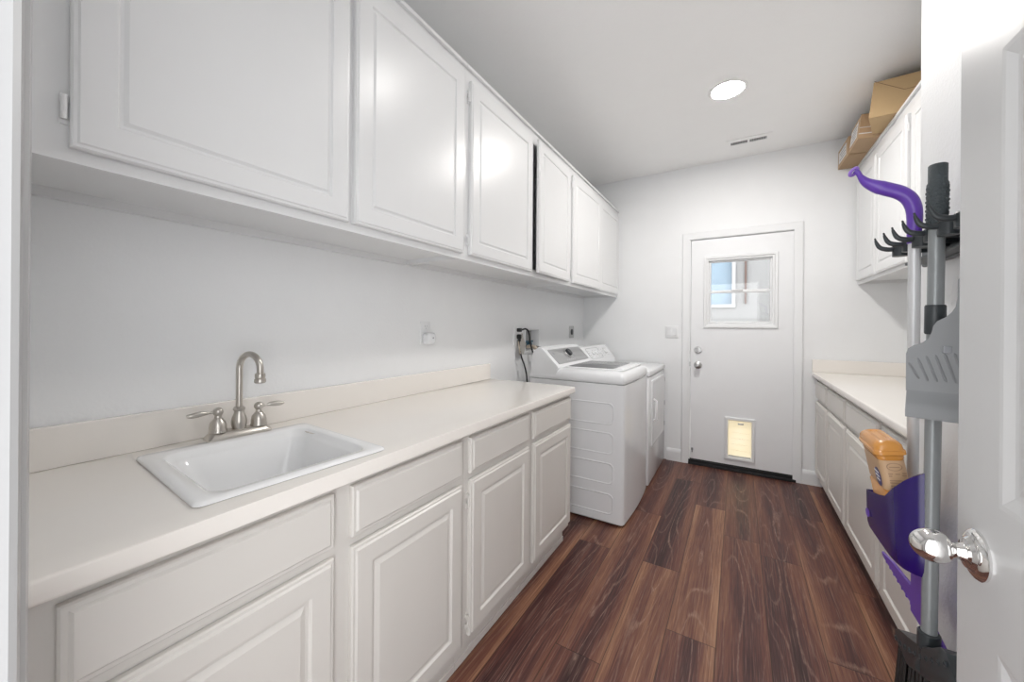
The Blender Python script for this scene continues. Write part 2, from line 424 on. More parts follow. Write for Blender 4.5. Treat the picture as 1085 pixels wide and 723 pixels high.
# pet door
px0, px1, pz0, pz1 = -.099, .130, .097, .473
bm = new(); ring_panel(bm, (px0, FY, pz0), X, Z, px1-px0, pz1-pz0, [(0, 0), (0, .010), (.004, .014), (.022, .014), (.026, .008), (.026, -.044), (.014, -.044), (.014, 0)], cap0=False, cap1=False)
pf = obj('pet_door_frame', bm, 'trim', dr)
bm = box(px0+.0265, px1-.0265, FY+.012, FY+.0165, pz0+.030, pz1-.028)
for k in range(1, 6): bx(bm, px0+.028, px1-.028, FY+.0105, FY+.0135, pz0+.03+k*.052, pz0+.032+k*.052)
obj('pet_flap', bm, 'flap', pf)
bm = box(.002, .046, FY-.002, FY+.011, pz1-.062, pz1-.048, bev=.003); obj('flap_latch', bm, 'steel', pf)
obj('bottom_rail', box(px0+.03, px1-.03, FY+.002, FY+.02, pz0+.0265, pz0+.036, bev=.002), 'steel', pf)
# black weather strip shown below the slab
obj('door_sweep', box(d0, d1, FY+.001, FY+.03, .0405, .050), 'black', dr)

# ------------------------------------------------------------------ outside, seen through the door window
struct('ground', box(-5, 5, D+.14, 9, -.06, -.01), 'patio')
OY = 6.5
bm = new(); hole_slab(bm, (-4, OY+.2, -.01), X, Z, 8, 4.2, .2, [(-.95+4, -.09+4, 1.62, 2.62)])
bx(bm, -4, 4, OY-.012, OY, 1.395, 1.41)
struct('wall_outside', bm, 'outer')
bm = new(); ring_panel(bm, (-1.0, OY, 1.57), X, Z, .96, 1.1, [(0, 0), (0, .03), (.045, .03), (.05, -.06), (.04, -.06), (.04, 0)], cap0=False, cap1=False)
wo = struct('window_2', bm, 'outtrim')
bm = new()
for k in range(26): bx(bm, -.95, -.09, OY+.05, OY+.056, 1.62+k*.0385, 1.62+k*.0385+.0382)
obj('blue_shade', bm, 'bluewin', wo)
tag(obj('wooden_batten', box(.076, .100, OY-.03, OY, 1.62, 3.2, bev=.004), 'brownwood'), 'thin brown wooden strip on the outside wall seen through the door window', 'batten')

# ------------------------------------------------------------------ open entrance door at the right
d2 = bpy.data.objects.new('door_2', None); COL.objects.link(d2); d2['kind'] = 'structure'
d2.location = (.295, .06, 0); MW[d2] = Matrix.Translation(d2.location)
DX = .277; y0, y1 = .062, .809
bm = new()
panels = [(.09, .10, 1.70-.0, .0)]
stile, mid = .100, .10
pw = (y1-y0-2*stile-mid)/2
rows = [(.24, .865), (1.045, 1.612), (1.735, 1.90)]
holes = []
for r0, r1 in rows:
    for k in range(2):
        a = stile+k*(pw+mid); holes.append((a, a+pw, r0-.012, r1-.012))
# u=-Y, v=Z -> n=-X ; origin at far edge
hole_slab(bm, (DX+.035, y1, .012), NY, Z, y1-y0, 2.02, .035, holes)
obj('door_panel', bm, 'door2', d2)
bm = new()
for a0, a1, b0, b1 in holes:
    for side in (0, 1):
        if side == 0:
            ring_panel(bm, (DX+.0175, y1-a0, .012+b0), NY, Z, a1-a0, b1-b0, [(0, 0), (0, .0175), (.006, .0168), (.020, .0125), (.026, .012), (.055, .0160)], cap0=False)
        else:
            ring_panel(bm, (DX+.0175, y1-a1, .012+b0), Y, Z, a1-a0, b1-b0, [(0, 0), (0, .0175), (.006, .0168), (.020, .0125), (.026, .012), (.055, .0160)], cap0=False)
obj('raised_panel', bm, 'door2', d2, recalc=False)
KZ, KY = .964, .752
for sgn in (-1, 1):
    ax = (sgn, 0, 0); bxs = DX if sgn < 0 else DX+.035
    bm = new(); lathe(bm, [(.032, 0), (.0325, .003), (.030, .006), (.025, .0085), (.022, .009), (.019, .013), (.012, .0145), (.010, .02), (.0095, .024)], (bxs, KY, KZ), ax, 36)
    rs = obj('rosette', bm, 'chrome', d2, smooth=35)
    prof = [(.0085, .020), (.0105, .024), (.0165, .029)]
    for k in range(13):
        t = k/12*PI*.93 + .07*PI
    prof = [(.0095, .022)]
    for k in range(17):
        a = PI*(.14 + .86*k/16); c = .045; hl = .0215
        prof.append((.0215*math.sin(a)**.92*(1+.10*math.cos(a)) if k < 16 else 0, c - hl*math.cos(a)))
    bm = new(); lathe(bm, prof, (bxs, KY, KZ), ax, 36); obj('door_knob', bm, 'chrome', d2, smooth=60)
for z in (.25, 1.05, 1.80):
    bm = new(); tube(bm, [(.318, .058, z-.045), (.318, .058, z+.045)], .006, 10); obj('hinge', bm, 'chrome', d2, smooth=40)

# ------------------------------------------------------------------ cabinets
DOOR_P = [(0, 0), (0, .011), (.003, .0145), (.009, .0145), (.013, .0195), (.058, .0195), (.063, .0125), (.070, .0120), (.084, .0180)]
UDOOR_P = [(0, 0), (0, .012), (.003, .016), (.008, .0165), (.011, .0195), (.060, .0195), (.064, .0140), (.069, .0140), (.076, .0185)]
DRAW_P = [(0, 0), (0, .011), (.003, .0145), (.010, .0145), (.015, .0195)]
def hinge_bm(p, n, vdir):
    """small painted face-frame hinge: leaf and knuckle; p = point on the frame, n = outward, vdir = along the frame"""
    p, n, d = Vector(p), Vector(n), Vector(vdir); bm = new()
    tube(bm, [p+n*.010+Vector((0, 0, -.022)), p+n*.010+Vector((0, 0, .022))], .0045, 8)
    a = p - d*.004; b = p + d*.016
    xs = sorted((a.x, b.x)); ys = sorted((a.y, b.y))
    for zz in (-.02, .02):
        bx(bm, min(xs)-abs(n.x)*0-.0015*abs(n.x), max(xs)+.0045*abs(n.x), ys[0], ys[1], p.z+zz-.009, p.z+zz+.009)
    return bm
def base_cab(label, ya, yb, side, hinged=(), bz=(.13, .700), dz=(.725, .855), doors=()):
    """base unit: side = +1 faces +X (left run), -1 faces -X (right run)"""
    if side > 0: face, back, toe = -.848, XL+.002, -.885
    else: face, back, toe = .550, XR-.002, .590
    n = Vector((side, 0, 0)); u = Y if side > 0 else NY
    t = thing('base_cabinet', label, 'cabinet', (face, (ya+yb)/2, 0))
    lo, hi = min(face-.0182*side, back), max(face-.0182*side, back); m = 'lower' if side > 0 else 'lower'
    bm = new(); e = .0006
    ya2, yb2 = ya+e, yb-e
    bx(bm, lo, hi, ya2, ya2+.016, .10, .874); bx(bm, lo, hi, yb2-.016, yb2, .10, .874)
    bx(bm, lo, hi, ya2+.016, yb2-.016, .10, .116)
    if side > 0: bx(bm, back, back+.012, ya2+.016, yb2-.016, .116, .874)
    else: bx(bm, back-.012, back, ya2+.016, yb2-.016, .116, .874)
    obj('carcass', bm, m, t)
    # face frame
    bm = new(); w, h = yb2-ya2, .774
    O = (face-.018*side, ya2 if side > 0 else yb2, .10)
    holes = []
    for a, b in doors:
        h0, h1 = (a-ya2, b-ya2) if side > 0 else (yb2-b, yb2-a)
        holes += [(h0+.02, h1-.02, bz[0]-.08, bz[1]-.12), (h0+.02, h1-.02, dz[0]-.08, dz[1]-.12)]
    hole_slab(bm, O, u, Z, w, h, .018, holes)
    obj('face_frame', bm, m, t)
    # toe kick
    bm = box(min(toe, toe-.018*side), max(toe, toe-.018*side), ya2, yb2, 0, .10)
    if side > 0: bx(bm, toe, toe+.006, ya2, yb2, .0, .028, bev=.002)
    else: bx(bm, toe-.006, toe, ya2, yb2, .0, .028, bev=.002)
    obj('toe_kick', bm, m, t)
    for k, (a, b) in enumerate(doors):
        O = lambda z: (face+.001*side, a if side > 0 else b, z)
        bm = new(); ring_panel(bm, O(dz[0]), u, Z, b-a, dz[1]-dz[0], DRAW_P); obj('drawer_front', bm, m, t)
        bm = new(); ring_panel(bm, O(bz[0]), u, Z, b-a, bz[1]-bz[0], DOOR_P); dd = obj('door', bm, m, t)
        if k in hinged:
            for zz in (bz[0]+.055, bz[1]-.075): obj('hinge', hinge_bm((face, a-.005, zz), n, Y), m, dd, smooth=40)
    return t
base_cab('off white double base cabinet under the white sink, nearest the entrance', .062, 1.074, 1, (), doors=[(.128, .561), (.610, 1.053)])
base_cab('off white double base cabinet with door hinges showing, between the sink and the washer', 1.074, 2.066, 1, (0,), doors=[(1.102, 1.552), (1.596, 2.056)])
RK = dict(dz=(.715, .848), bz=(.11, .69))
base_cab('white base cabinet in the far right corner next to the back door', 3.385, 3.84, -1, (0,), doors=[(3.405, 3.825)], **RK)
base_cab('white base cabinet second from the back wall in the right run', 2.862, 3.385, -1, (0,), doors=[(2.88, 3.365)], **RK)
base_cab('white base cabinet third from the back wall in the right run', 2.246, 2.862, -1, (0,), doors=[(2.27, 2.842)], **RK)
base_cab('white base cabinet of the right run partly behind the hanging purple scoop', 1.50, 2.246, -1, (0,), doors=[(1.53, 2.226)], **RK)

# worktops
def counter(name, label, x0, x1, y0, y1, hole, edge):
    t = thing(name, label, 'countertop', ((x0+x1)/2, (y0+y1)/2, .876))
    bm = new()
    holes = [(hole[0]-x0, hole[1]-x0, hole[2]-y0, hole[3]-y0)] if hole else []
    hole_slab(bm, (x0, y0, .8765), X, Y, x1-x0, y1-y0, .0375, holes)
    xe = x1 if edge > 0 else x0
    es = [e for e in bm.edges if all(abs(v.co.x-xe) < 1e-5 for v in e.verts) and abs(e.verts[0].co.z-e.verts[1].co.z) < 1e-5]
    if edge > 0: es += [e for e in bm.edges if all(abs(v.co.y-y1) < 1e-5 for v in e.verts) and abs(e.verts[0].co.z-e.verts[1].co.z) < 1e-5]
    bmesh.ops.bevel(bm, geom=es, offset=.008, segments=3, profile=.5, affect='EDGES')
    obj('worktop', bm, 'top', t, smooth=40); return t
SX0, SX1, SY0, SY1 = -1.313, -.857, .314, .742
ct = counter('countertop', 'glossy cream countertop of the left run holding the white sink', XL+.002, -.815, .056, 2.075, (SX0+.03, SX1-.03, SY0+.03, SY1-.03), 1)
obj('backsplash', box(XL+.002, XL+.022, .056, 2.062, .914, 1.016, bev=.003), 'top', ct)
cr_ = counter('countertop', 'glossy cream countertop of the right run reaching the back wall', .512, XR-.002, 1.447, D-.002, None, -1)
bm = box(.512, XR-.002, D-.022, D-.002, .914, 1.016, bev=.003); bx(bm, XR-.022, XR-.002, 1.447, D-.0225, .914, 1.016, bev=.003)
obj('backsplash', bm, 'top', cr_)

# wall cabinets
def wall_cab(label, ya, yb, side, z0, z1, doors, dzz, depth_x, hinge_at=(), swing=()):
    face = depth_x; back = XL+.002 if side > 0 else XR-.002
    u = Y if side > 0 else NY; n = Vector((side, 0, 0))
    t = thing('wall_cabinet', label, 'cabinet', (back, (ya+yb)/2, z0))
    e = .0006; ya2, yb2 = ya+e, yb-e; lo, hi = min(face-.0182*side, back), max(face-.0182*side, back)
    bm = new()
    bx(bm, lo, hi, ya2, ya2+.016, z0+.004, z1-.04); bx(bm, lo, hi, yb2-.016, yb2, z0+.004, z1-.04)
    bx(bm, lo, hi, ya2+.016, yb2-.016, z0+.024, z0+.040)
    bx(bm, lo, hi, ya2+.016, yb2-.016, z1-.055, z1-.04)
    if side > 0: bx(bm, back, back+.010, ya2+.016, yb2-.016, z0+.040, z1-.055)
    else: bx(bm, back-.010, back, ya2+.016, yb2-.016, z0+.040, z1-.055)
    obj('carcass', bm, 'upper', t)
    bm = box(back if side > 0 else back-.018, back+.018 if side > 0 else back, ya2+.016, yb2-.016, z0, z0+.024); obj('hanging_rail', bm, 'upper', t)
    bm = new(); w, h = yb2-ya2, z1-z0; st = .035
    holes = []
    for a, b in doors:
        h0, h1 = (a-ya2, b-ya2) if side > 0 else (yb2-b, yb2-a); holes.append((h0+.003, h1-.02, dzz[0]-z0+.02, dzz[1]-z0-.02))
    hole_slab(bm, (face-.018*side, ya2 if side > 0 else yb2, z0), u, Z, w, h, .018, holes)
    obj('face_frame', bm, 'upper', t)
    f1, f2 = face, face+.014*side
    bm = box(min(f1, f2), max(f1, f2), ya2, yb2, z1-.016, z1, bev=.002); obj('top_moulding', bm, 'upper', t)
    for k, (a, b) in enumerate(doors):
        bm = new(); O = Vector((face+.001*side, a if side > 0 else b, dzz[0]))
        ring_panel(bm, O, u, Z, b-a, dzz[1]-dzz[0], UDOOR_P)
        for kk, hy, ang in swing:
            if kk == k:
                hp = Vector((face+.001*side, hy, 0))
                bm.transform(Matrix.Translation(hp) @ Matrix.Rotation(math.radians(ang), 4, 'Z') @ Matrix.Translation(-hp))
        dd = obj('door', bm, 'upper', t)
        for kk, hy in hinge_at:
            if kk == k:
                for zz in (dzz[0]+.07, dzz[1]-.075): obj('hinge', hinge_bm((face, hy, zz), n, Y), 'upper', dd, smooth=40)
    return t
UZ = (1.588, 2.382)
wall_cab('white wall cabinet hanging directly above the sink', .062, 1.342, 1, 1.563, 2.446, [(.172, .747), (.766, 1.320)], UZ, -1.064, [(0, .165)])
wall_cab('white wall cabinet in the middle of the left wall with a dark door gap', 1.342, 2.573, 1, 1.563, 2.446, [(1.370, 1.966), (2.000, 2.546)], UZ, -1.064, [(0, 1.362)], [(1, 2.546, 2.6)])
wall_cab('white wall cabinet above the washer and dryer in the far left corner', 2.573, 3.858, 1, 1.563, 2.446, [(2.604, 3.220), (3.235, 3.832)], UZ, -1.064, [(0, 2.596)], [(0, 2.604, -1.2)])
RZ = (1.628, 2.425)
wall_cab('white wall cabinet on the right wall touching the back wall', 2.79, 3.858, -1, 1.605, 2.512, [(2.826, 3.345), (3.372, 3.835)], RZ, .787, [(0, 2.818)])
wall_cab('white wall cabinet on the right wall half behind the near wall corner', 1.46, 2.79, -1, 1.605, 2.512, [(1.50, 2.12), (2.14, 2.765)], RZ, .787, [])

# ------------------------------------------------------------------ sink
t = thing('sink', 'white drop-in sink with a square bowl set in the cream countertop', 'sink', ((SX0+SX1)/2, (SY0+SY1)/2, .915))
bm = new(); sw, sh = SX1-SX0, SY1-SY0
def off(loops_spec):
    L_ = []
    for (i0, i1, j0, j1, z, r) in loops_spec:   # insets: rear, front, left, right
        x0, x1, y0, y1 = SX0+i0, SX1-i1, SY0+j0, SY1-j1
        L_.append([Vector((x0+a, y0+b, z)) for a, b in rrect(x1-x0, y1-y0, 0, r, 6)])
    return L_
zt = .9145
loft(bm, off([(.034, .034, .034, .034, .9, .03), (0.003, .003, .003, .003, zt, .016), (0, 0, 0, 0, zt+.002, .016), (.001, .001, .001, .001, zt+.006, .016), (.006, .006, .006, .006, zt+.009, .018),
              (.044, .030, .034, .030, zt+.0085, .045), (.049, .034, .039, .034, zt+.005, .045), (.052, .037, .042, .037, zt-.004, .045), (.062, .046, .052, .046, zt-.010, .045), (.066, .050, .056, .050, zt-.016, .045),
              (.080, .065, .075, .068, zt-.06, .05), (.100, .085, .10, .09, zt-.17, .06), (.12, .105, .125, .11, zt-.186, .05), (.20, .20, .20, .20, zt-.190, .02)]), cap0=False)
loft(bm, off([(.034, .034, .034, .034, .9, .03), (.055, .045, .050, .045, zt-.06, .05), (.090, .075, .09, .08, zt-.18, .06), (.11, .095, .11, .1, zt-.20, .05)]), cap0=False)
bmesh.ops.remove_doubles(bm, verts=bm.verts[:], dist=1e-5)
obj('basin', bm, 'sink', t, smooth=50)
t.rotation_euler.z = math.radians(-4.0)
bm = new(); lathe(bm, [(.045, 0), (.045, .002), (.038, .003), (.03, -.001), (0, -.001)], ((SX0+SX1)/2, (SY0+SY1)/2, zt-.1895), Z, 28); obj('drain', bm, 'steel', t, smooth=40)

# ------------------------------------------------------------------ faucet
FX, FYc, FZ = -1.318, .562, zt+.009
t = thing('faucet', 'brushed nickel gooseneck faucet with two lever handles behind the sink', 'faucet', (FX, FYc, FZ))
bm = new(); bw, bh = .056, .168
ring_panel(bm, (FX-bw/2, FYc-bh/2, FZ), X, Y, bw, bh, [(0, 0, .008), (0, .004, .008), (.004, .010, .010), (.010, .019, .012), (.013, .021, .012)], seg=5)
obj('base_plate', bm, 'nickel', t, smooth=35)
z0 = FZ+.020
bm = new(); lathe(bm, [(.0175, 0), (.018, .004), (.020, .012), (.0205, .022), (.018, .036), (.0135, .048), (.0125, .054), (.0155, .057), (.0160, .062), (.0125, .066), (.011, .067)], (FX, FYc, z0), Z, 26)
obj('spout_base', bm, 'nickel', t, smooth=40)
R = .045; za = 1.128; pts = [(FX, FYc, z0+.05), (FX, FYc, z0+.1), (FX, FYc, za-.02)]
dirx, diry = .96, .28
for k in range(0, 19):
    a = PI - k/18*PI*1.02; pts.append((FX+dirx*(R+R*math.cos(a)), FYc+diry*(R+R*math.cos(a)), za+R*math.sin(a)))
pts.append((pts[-1][0]-.001, pts[-1][1], za-.018))
bm = new(); tube(bm, pts, [.0092]*len(pts), 18)
sp = obj('spout', bm, 'nickel', t, smooth=60)
e = pts[-1]; bm = new(); lathe(bm, [(.0105, 0), (.0135, -.002), (.0140, -.010), (.0125, -.016), (.0150, -.018), (.0155, -.027), (.013, -.030), (0, -.029)], (e[0], e[1], e[2]+.008), Z, 22); obj('aerator', bm, 'nickel', sp, smooth=40)
for s in (-1, 1):
    hy = FYc + s*.0535
    bm = new(); lathe(bm, [(.0235, 0), (.0235, .003), (.0215, .008), (.0215, .018), (.0185, .030), (.0130, .037), (.0120, .040), (.0090, .042), (.0080, .052)], (FX, hy, z0), Z, 24); obj('handle_base', bm, 'nickel', t, smooth=40)
    bm = new(); zz = z0+.060
    lathe(bm, [(0, -.0135), (.006, -.0122), (.0105, -.0085), (.0130, -.003), (.0130, .003), (.0105, .0085), (.006, .0122), (0, .0135)], (FX, hy, zz), Z, 20)
    tube(bm, spline([(FX, hy+s*.008, zz), (FX, hy+s*.022, zz), (FX+.001, hy+s*.034, zz+.001), (FX+.002, hy+s*.050, zz), (FX+.003, hy+s*.064, zz-.001), (FX+.003, hy+s*.073, zz)], 5),
         [.0048-.0003*i if i < 6 else ((.0040) + .0042*math.sin((i-5)/20*PI)) for i in range(26)], 14)
    obj('lever', bm, 'nickel', t, smooth=50)

t.rotation_euler.z = math.radians(-5.0)

# ------------------------------------------------------------------ washer
WX0, WX1, WY0, WY1 = -1.278, -.602, 2.378, 3.070
t = thing('washing_machine', 'white top-loading washer with silver console and grey glass lid', 'washer', ((WX0+WX1)/2, (WY0+WY1)/2, 0))
bm = new()
# bowed front body, plan outline lofted
def plan(z, d=0, bow=.013):
    P = []
    x1 = WX1-.004-d; r = .022
    P += [(WX0+d, WY0+d), (x1-r, WY0+d)]
    for k in range(1, 5): a = -PI/2+k/4*PI/2; P.append((x1-r+r*math.cos(a), WY0+d+r+r*math.sin(a)))
    for k in range(1, 12): f = k/12; P.append((x1+bow*math.sin(f*PI), WY0+d+r+f*(WY1-WY0-2*d-2*r)))
    for k in range(0, 4): a = k/4*PI/2; P.append((x1-r+r*math.cos(a), WY1-d-r+r*math.sin(a)))
    P += [(x1-r, WY1-d), (WX0+d, WY1-d)]
    return [Vector((a, b, z)) for a, b in P]
loft(bm, [plan(.012, .006), plan(.02), plan(.896), plan(.8965, .004)])
body = obj('cabinet_body', bm, 'appl', t, smooth=35)
bm = new()
for z0_, z1_ in ((.640, .775), (.452, .585), (.262, .392), (.070, .196)):
    ring_panel(bm, (-1.20, WY0, z0_), X, Z, .525, z1_-z0_, [(-.004, -.0005, .032), (-.0015, .0032, .032), (.002, .0034, .030), (.006, .0006, .028), (.012, .0005, .028)], seg=6, cap0=False)
obj('side_panel', bm, 'appl', t, smooth=30)
# top deck
bm = new()
prof = []
loft(bm, [plan(.9005, .003), plan(.905, .0), plan(.925, .0), plan(.947, .004), plan(.962, .014), plan(.972, .034), plan(.976, .06), plan(.977, .10)])
top = obj('top_deck', bm, 'appl_pl', t, smooth=40)
bm = new(); ring_panel(bm, (-1.045, 2.455, .974), X, Y, .41, .535, [(0, 0, .03), (.0, .008, .03), (.006, .012, .03), (.014, .012, .03)], seg=5)
lidf = obj('lid', bm, 'appl_pl', t, smooth=40)
bm = new(); ring_panel(bm, (-1.025, 2.478, .9855), X, Y, .315, .489, [(0, 0, .02), (.0, .002, .02), (.002, .003, .02)], seg=5); obj('lid_glass', bm, 'lid', lidf, smooth=40)
bm = new(); ring_panel(bm, (-.694, 2.49, .9855), X, Y, .045, .465, [(0, 0, .01), (0, .0035, .01), (.005, .006, .008)], seg=4); obj('lid_handle', bm, 'appl_pl', lidf, smooth=40)
bm = box(-.646, -.640, 2.50, 2.95, .955, .9745); obj('lid_slot', bm, 'mark', top)
# console
bm = new()
cs = [(-1.276, .905), (-1.272, .99), (-1.258, 1.072), (-1.240, 1.100), (-1.212, 1.117), (-1.192, 1.114), (-1.176, 1.103), (-1.066, .992), (-1.058, .980), (-1.074, .930), (-1.092, .9225)]
e = .006
loops = []
cxm, czm = -1.18, 1.0
for yy, sc in ((WY0+.001, .985), (WY0+.006, 1.0), (WY0+.02, 1.0), (WY1-.02, 1.0), (WY1-.006, 1.0), (WY1-.001, .985)):
    loops.append([Vector((cxm+(a-cxm)*sc, yy, czm+(b-czm)*sc)) for a, b in cs])
loft(bm, loops); con = obj('console', bm, 'appl_pl', t, smooth=30)
# sloped fascia frame: origin at lower edge, u along +Y, v up the slope (toward -X)
A = Vector((-1.066, 0, .992)); B = Vector((-1.176, 0, 1.103)); sl = (B-A); sll = sl.length; v = sl.normalized(); uY = Vector(Y); nrm = uY.cross(v)
if nrm.x < 0: nrm = -nrm
def on_slope(y, s, d=0): return Vector((A.x, y, A.z)) + v*s + nrm*d
fl, fr_ = WY0+.05, WY1-.035
bm = new(); O = on_slope(fl, .010, .0002); ring_panel(bm, O, uY, v, fr_-fl, sll-.022, [(0, 0, .012), (.0, .003, .012), (.002, .004, .012)], seg=4); fascia = obj('control_panel', bm, 'console', con, smooth=40, label='silver control panel')
kc = on_slope(2.70, .088, .004)
bm = new(); lathe(bm, [(.040, 0), (.040, .008), (.037, .010), (.0, .010)], kc, nrm, 30); kr = obj('dial_ring', bm, 'steel', con, smooth=40)
bm = new(); lathe(bm, [(.030, .010), (.030, .024), (.027, .028), (0, .028)], kc, nrm, 28); obj('dial', bm, 'dark', kr, smooth=40)
bm = new()
for k in range(7): c = on_slope(2.775, .055+k*.011, .0045); bx(bm, c.x-.002, c.x+.002, c.y, c.y+.035-.004*(k % 3), c.z-.001, c.z+.001)
obj('cycle_list', bm, 'mark', con)
bm = new(); lathe(bm, [(.012, 0), (.012, .001), (0, .001)], on_slope(2.475, .105, .004), nrm, 20); obj('badge', bm, 'mark', con)
for k in range(5):
    c = on_slope(2.60+k*.035, .030, .0045); obj('indicator', box(c.x-.003, c.x+.003, c.y, c.y+.014, c.z-.0015, c.z+.0015), 'lightmark', con)

# ------------------------------------------------------------------ dryer
QX0, QX1, QY0, QY1 = -1.232, -.597, 3.083, 3.812
t = thing('clothes_dryer', 'white front-loading dryer between the washer and the back wall', 'dryer', ((QX0+QX1)/2, (QY0+QY1)/2, 0))
obj('cabinet_body', box(QX0, QX1, QY0, QY1, .018, .868, bev=.006), 'appl', t, smooth=30)
obj('foot_base', box(QX0+.02, QX1-.03, QY0+.02, QY1-.02, 0, .018), 'black', t)
bm = box(QX0, QX1+.004, QY0, QY1, .871, .918, bev=.010, seg=3); obj('top_panel', bm, 'appl_pl', t, smooth=40)
bm = new(); ring_panel(bm, (QX1, QY0+.09, .30), Y, Z, .565, .535, [(0, 0, .015), (0, .008, .015), (.003, .010, .015), (.02, .011, .012), (.03, .009, .012), (.04, .009, .01)], seg=4); dd = obj('door', bm, 'appl', t, smooth=30)
bm = new(); hy = QY0+.115; tube(bm, [(QX1+.014, hy, .51), (QX1+.036, hy, .525), (QX1+.036, hy, .67), (QX1+.014, hy, .685)], [.008, .010, .010, .008], 12); obj('door_handle', bm, 'lightmark', dd, smooth=50)
for z in (.37, .56, .78):
    obj('hinge', box(QX1-.002, QX1+.012, QY0+.662, QY0+.675, z-.02, z+.02, bev=.002), 'mark' if z < .7 else 'steel', dd)
bm = new()
cs = [(-1.230, .905), (-1.226, 1.03), (-1.212, 1.075), (-1.190, 1.088), (-1.168, 1.083), (-1.070, .965), (-1.060, .935), (-1.062, .9155)]
loops = []
for yy, sc in ((QY0+.002, .97), (QY0+.012, 1.0), (QY0+.03, 1.0), (QY1-.05, 1.0), (QY1-.02, 1.0), (QY1-.004, .96)):
    loops.append([Vector((-1.15+(a+1.15)*sc, yy, .95+(b-.95)*sc)) for a, b in cs])
loft(bm, loops); con = obj('console', bm, 'appl_pl', t, smooth=30)
A = Vector((-1.070, 0, .965)); B = Vector((-1.168, 0, 1.083)); sl = B-A; sll = sl.length; v = sl.normalized(); nrm = uY.cross(v)
if nrm.x < 0: nrm = -nrm
for k, yy in enumerate((3.27, 3.35, 3.43)):
    bm = new(); lathe(bm, [(.018, 0), (.018, .010), (.014, .014), (0, .014)], on_slope(yy, .075, .001), nrm, 20); obj('dial', bm, 'appl_pl', con, smooth=40)
bm = new(); lathe(bm, [(.030, 0), (.030, .012), (.025, .018), (0, .018)], on_slope(3.62, .085, .001), nrm, 24); obj('dial', bm, 'appl_pl', con, smooth=40)
for k, yy in enumerate((3.20, 3.31, 3.39, 3.47, 3.56, 3.68)):
    bm = new()
    for q in range(4): c = on_slope(yy-.012, .040+q*.022, .0006); bx(bm, c.x-.0015, c.x+.0015, c.y, c.y+.020-.004*(q % 2), c.z-.0015, c.z+.0015)
    obj('cycle_marks', bm, 'mark', con)
bm = new(); c = on_slope(3.16, .02, .0006); ring_panel(bm, c, uY, v, .33, .115, [(0, 0, .03), (0, .0012, .03), (.003, .0012, .03), (.003, 0, .03)], seg=5, cap0=False, cap1=False); obj('panel_outline', bm, 'mark', con)

# ------------------------------------------------------------------ things on the left wall
t = thing('wall_outlet', 'white wall outlet above the countertop holding a plug-in night light', 'outlet', (XL, 1.472, 1.23))
bm = new(); ring_panel(bm, (XL, 1.436, 1.168), Y, Z, .072, .118, [(0, 0, .004), (0, .004, .004), (.003, .0065, .004)], seg=3); pl = obj('cover_plate', bm, 'trim', t, smooth=35)
bm = new()
for zc in (1.255, 1.205): ring_panel(bm, (XL+.0062, 1.455, zc-.017), Y, Z, .034, .034, [(0, 0, .010), (0, .0015, .010), (.001, .002, .010)], seg=4)
obj('receptacle', bm, 'trim', pl, smooth=35)
bm = new()
for dy, dz_, h_ in ((-.006, .006, .008), (.006, .006, .006), (0, -.006, .004)): bx(bm, XL+.008, XL+.0088, 1.472+dy-.001, 1.472+dy+.001, 1.255+dz_-h_/2, 1.255+dz_+h_/2)
obj('slot', bm, 'mark', pl)
t = thing('night_light', 'small white plug-in device with a dark dot in the lower socket', 'night light', (XL+.009, 1.476, 1.195))
bm = new(); ring_panel(bm, (XL+.009, 1.446, 1.166), Y, Z, .062, .060, [(.004, 0, .016), (0, .004, .018), (0, .034, .018), (.006, .042, .016), (.012, .044, .012)], seg=5); obj('housing', bm, 'appl_pl', t, smooth=40)
bm = new(); lathe(bm, [(.0045, 0), (.0045, .001), (0, .001)], (XL+.053, 1.480, 1.199), X, 14); obj('sensor', bm, 'mark', t)

t = thing('wall_outlet', 'white wall outlet behind the washer with two black plugs in it', 'outlet', (XL, 2.43, 1.2))
bm = new(); ring_panel(bm, (XL, 2.392, 1.115), Y, Z, .078, .155, [(0, 0, .004), (0, .004, .004), (.003, .0065, .004)], seg=3); pl = obj('cover_plate', bm, 'trim', t, smooth=35)
bm = new()
for zc in (1.235, 1.185): ring_panel(bm, (XL+.0062, 2.414, zc-.017), Y, Z, .034, .034, [(0, 0, .010), (0, .0015, .010), (.001, .002, .010)], seg=4)
obj('receptacle', bm, 'trim', pl, smooth=35)
t = thing('power_cord', 'black power cord arching from the upper socket down behind the washer', 'cord', (XL+.01, 2.43, 1.235))
bm = box(XL+.009, XL+.042, 2.42, 2.45, 1.222, 1.250, bev=.006); obj('plug', bm, 'black', t, smooth=40)
bm = new(); tube(bm, spline([(XL+.035, 2.45, 1.237), (XL+.06, 2.475, 1.243), (XL+.07, 2.50, 1.215), (XL+.075, 2.52, 1.13), (XL+.085, 2.55, 1.03), (XL+.08, 2.56, .90), (XL+.06, 2.58, .70)], 6), .0062, 10); obj('cord', bm, 'black', t, smooth=60)
t = thing('power_cord', 'black power cord hanging straight down from the lower socket, behind a beige tag', 'cord', (XL+.01, 2.43, 1.185))
bm = box(XL+.009, XL+.038, 2.418, 2.452, 1.168, 1.204, bev=.008); bx(bm, XL+.012, XL+.034, 2.428, 2.444, 1.150, 1.17, bev=.004); obj('plug', bm, 'black', t, smooth=40)
bm = new(); tube(bm, spline([(XL+.023, 2.436, 1.152), (XL+.03, 2.432, 1.10), (XL+.04, 2.44, 1.04), (XL+.05, 2.47, .97), (XL+.055, 2.50, .88), (XL+.05, 2.52, .70)], 6), .0058, 10); obj('cord', bm, 'black', t, smooth=60)
t = thing('paper_tag', 'crumpled pale plastic tag hanging on the cord beside the outlet behind the washer', 'tag', (XL+.035, 2.46, 1.06))
bm = new()
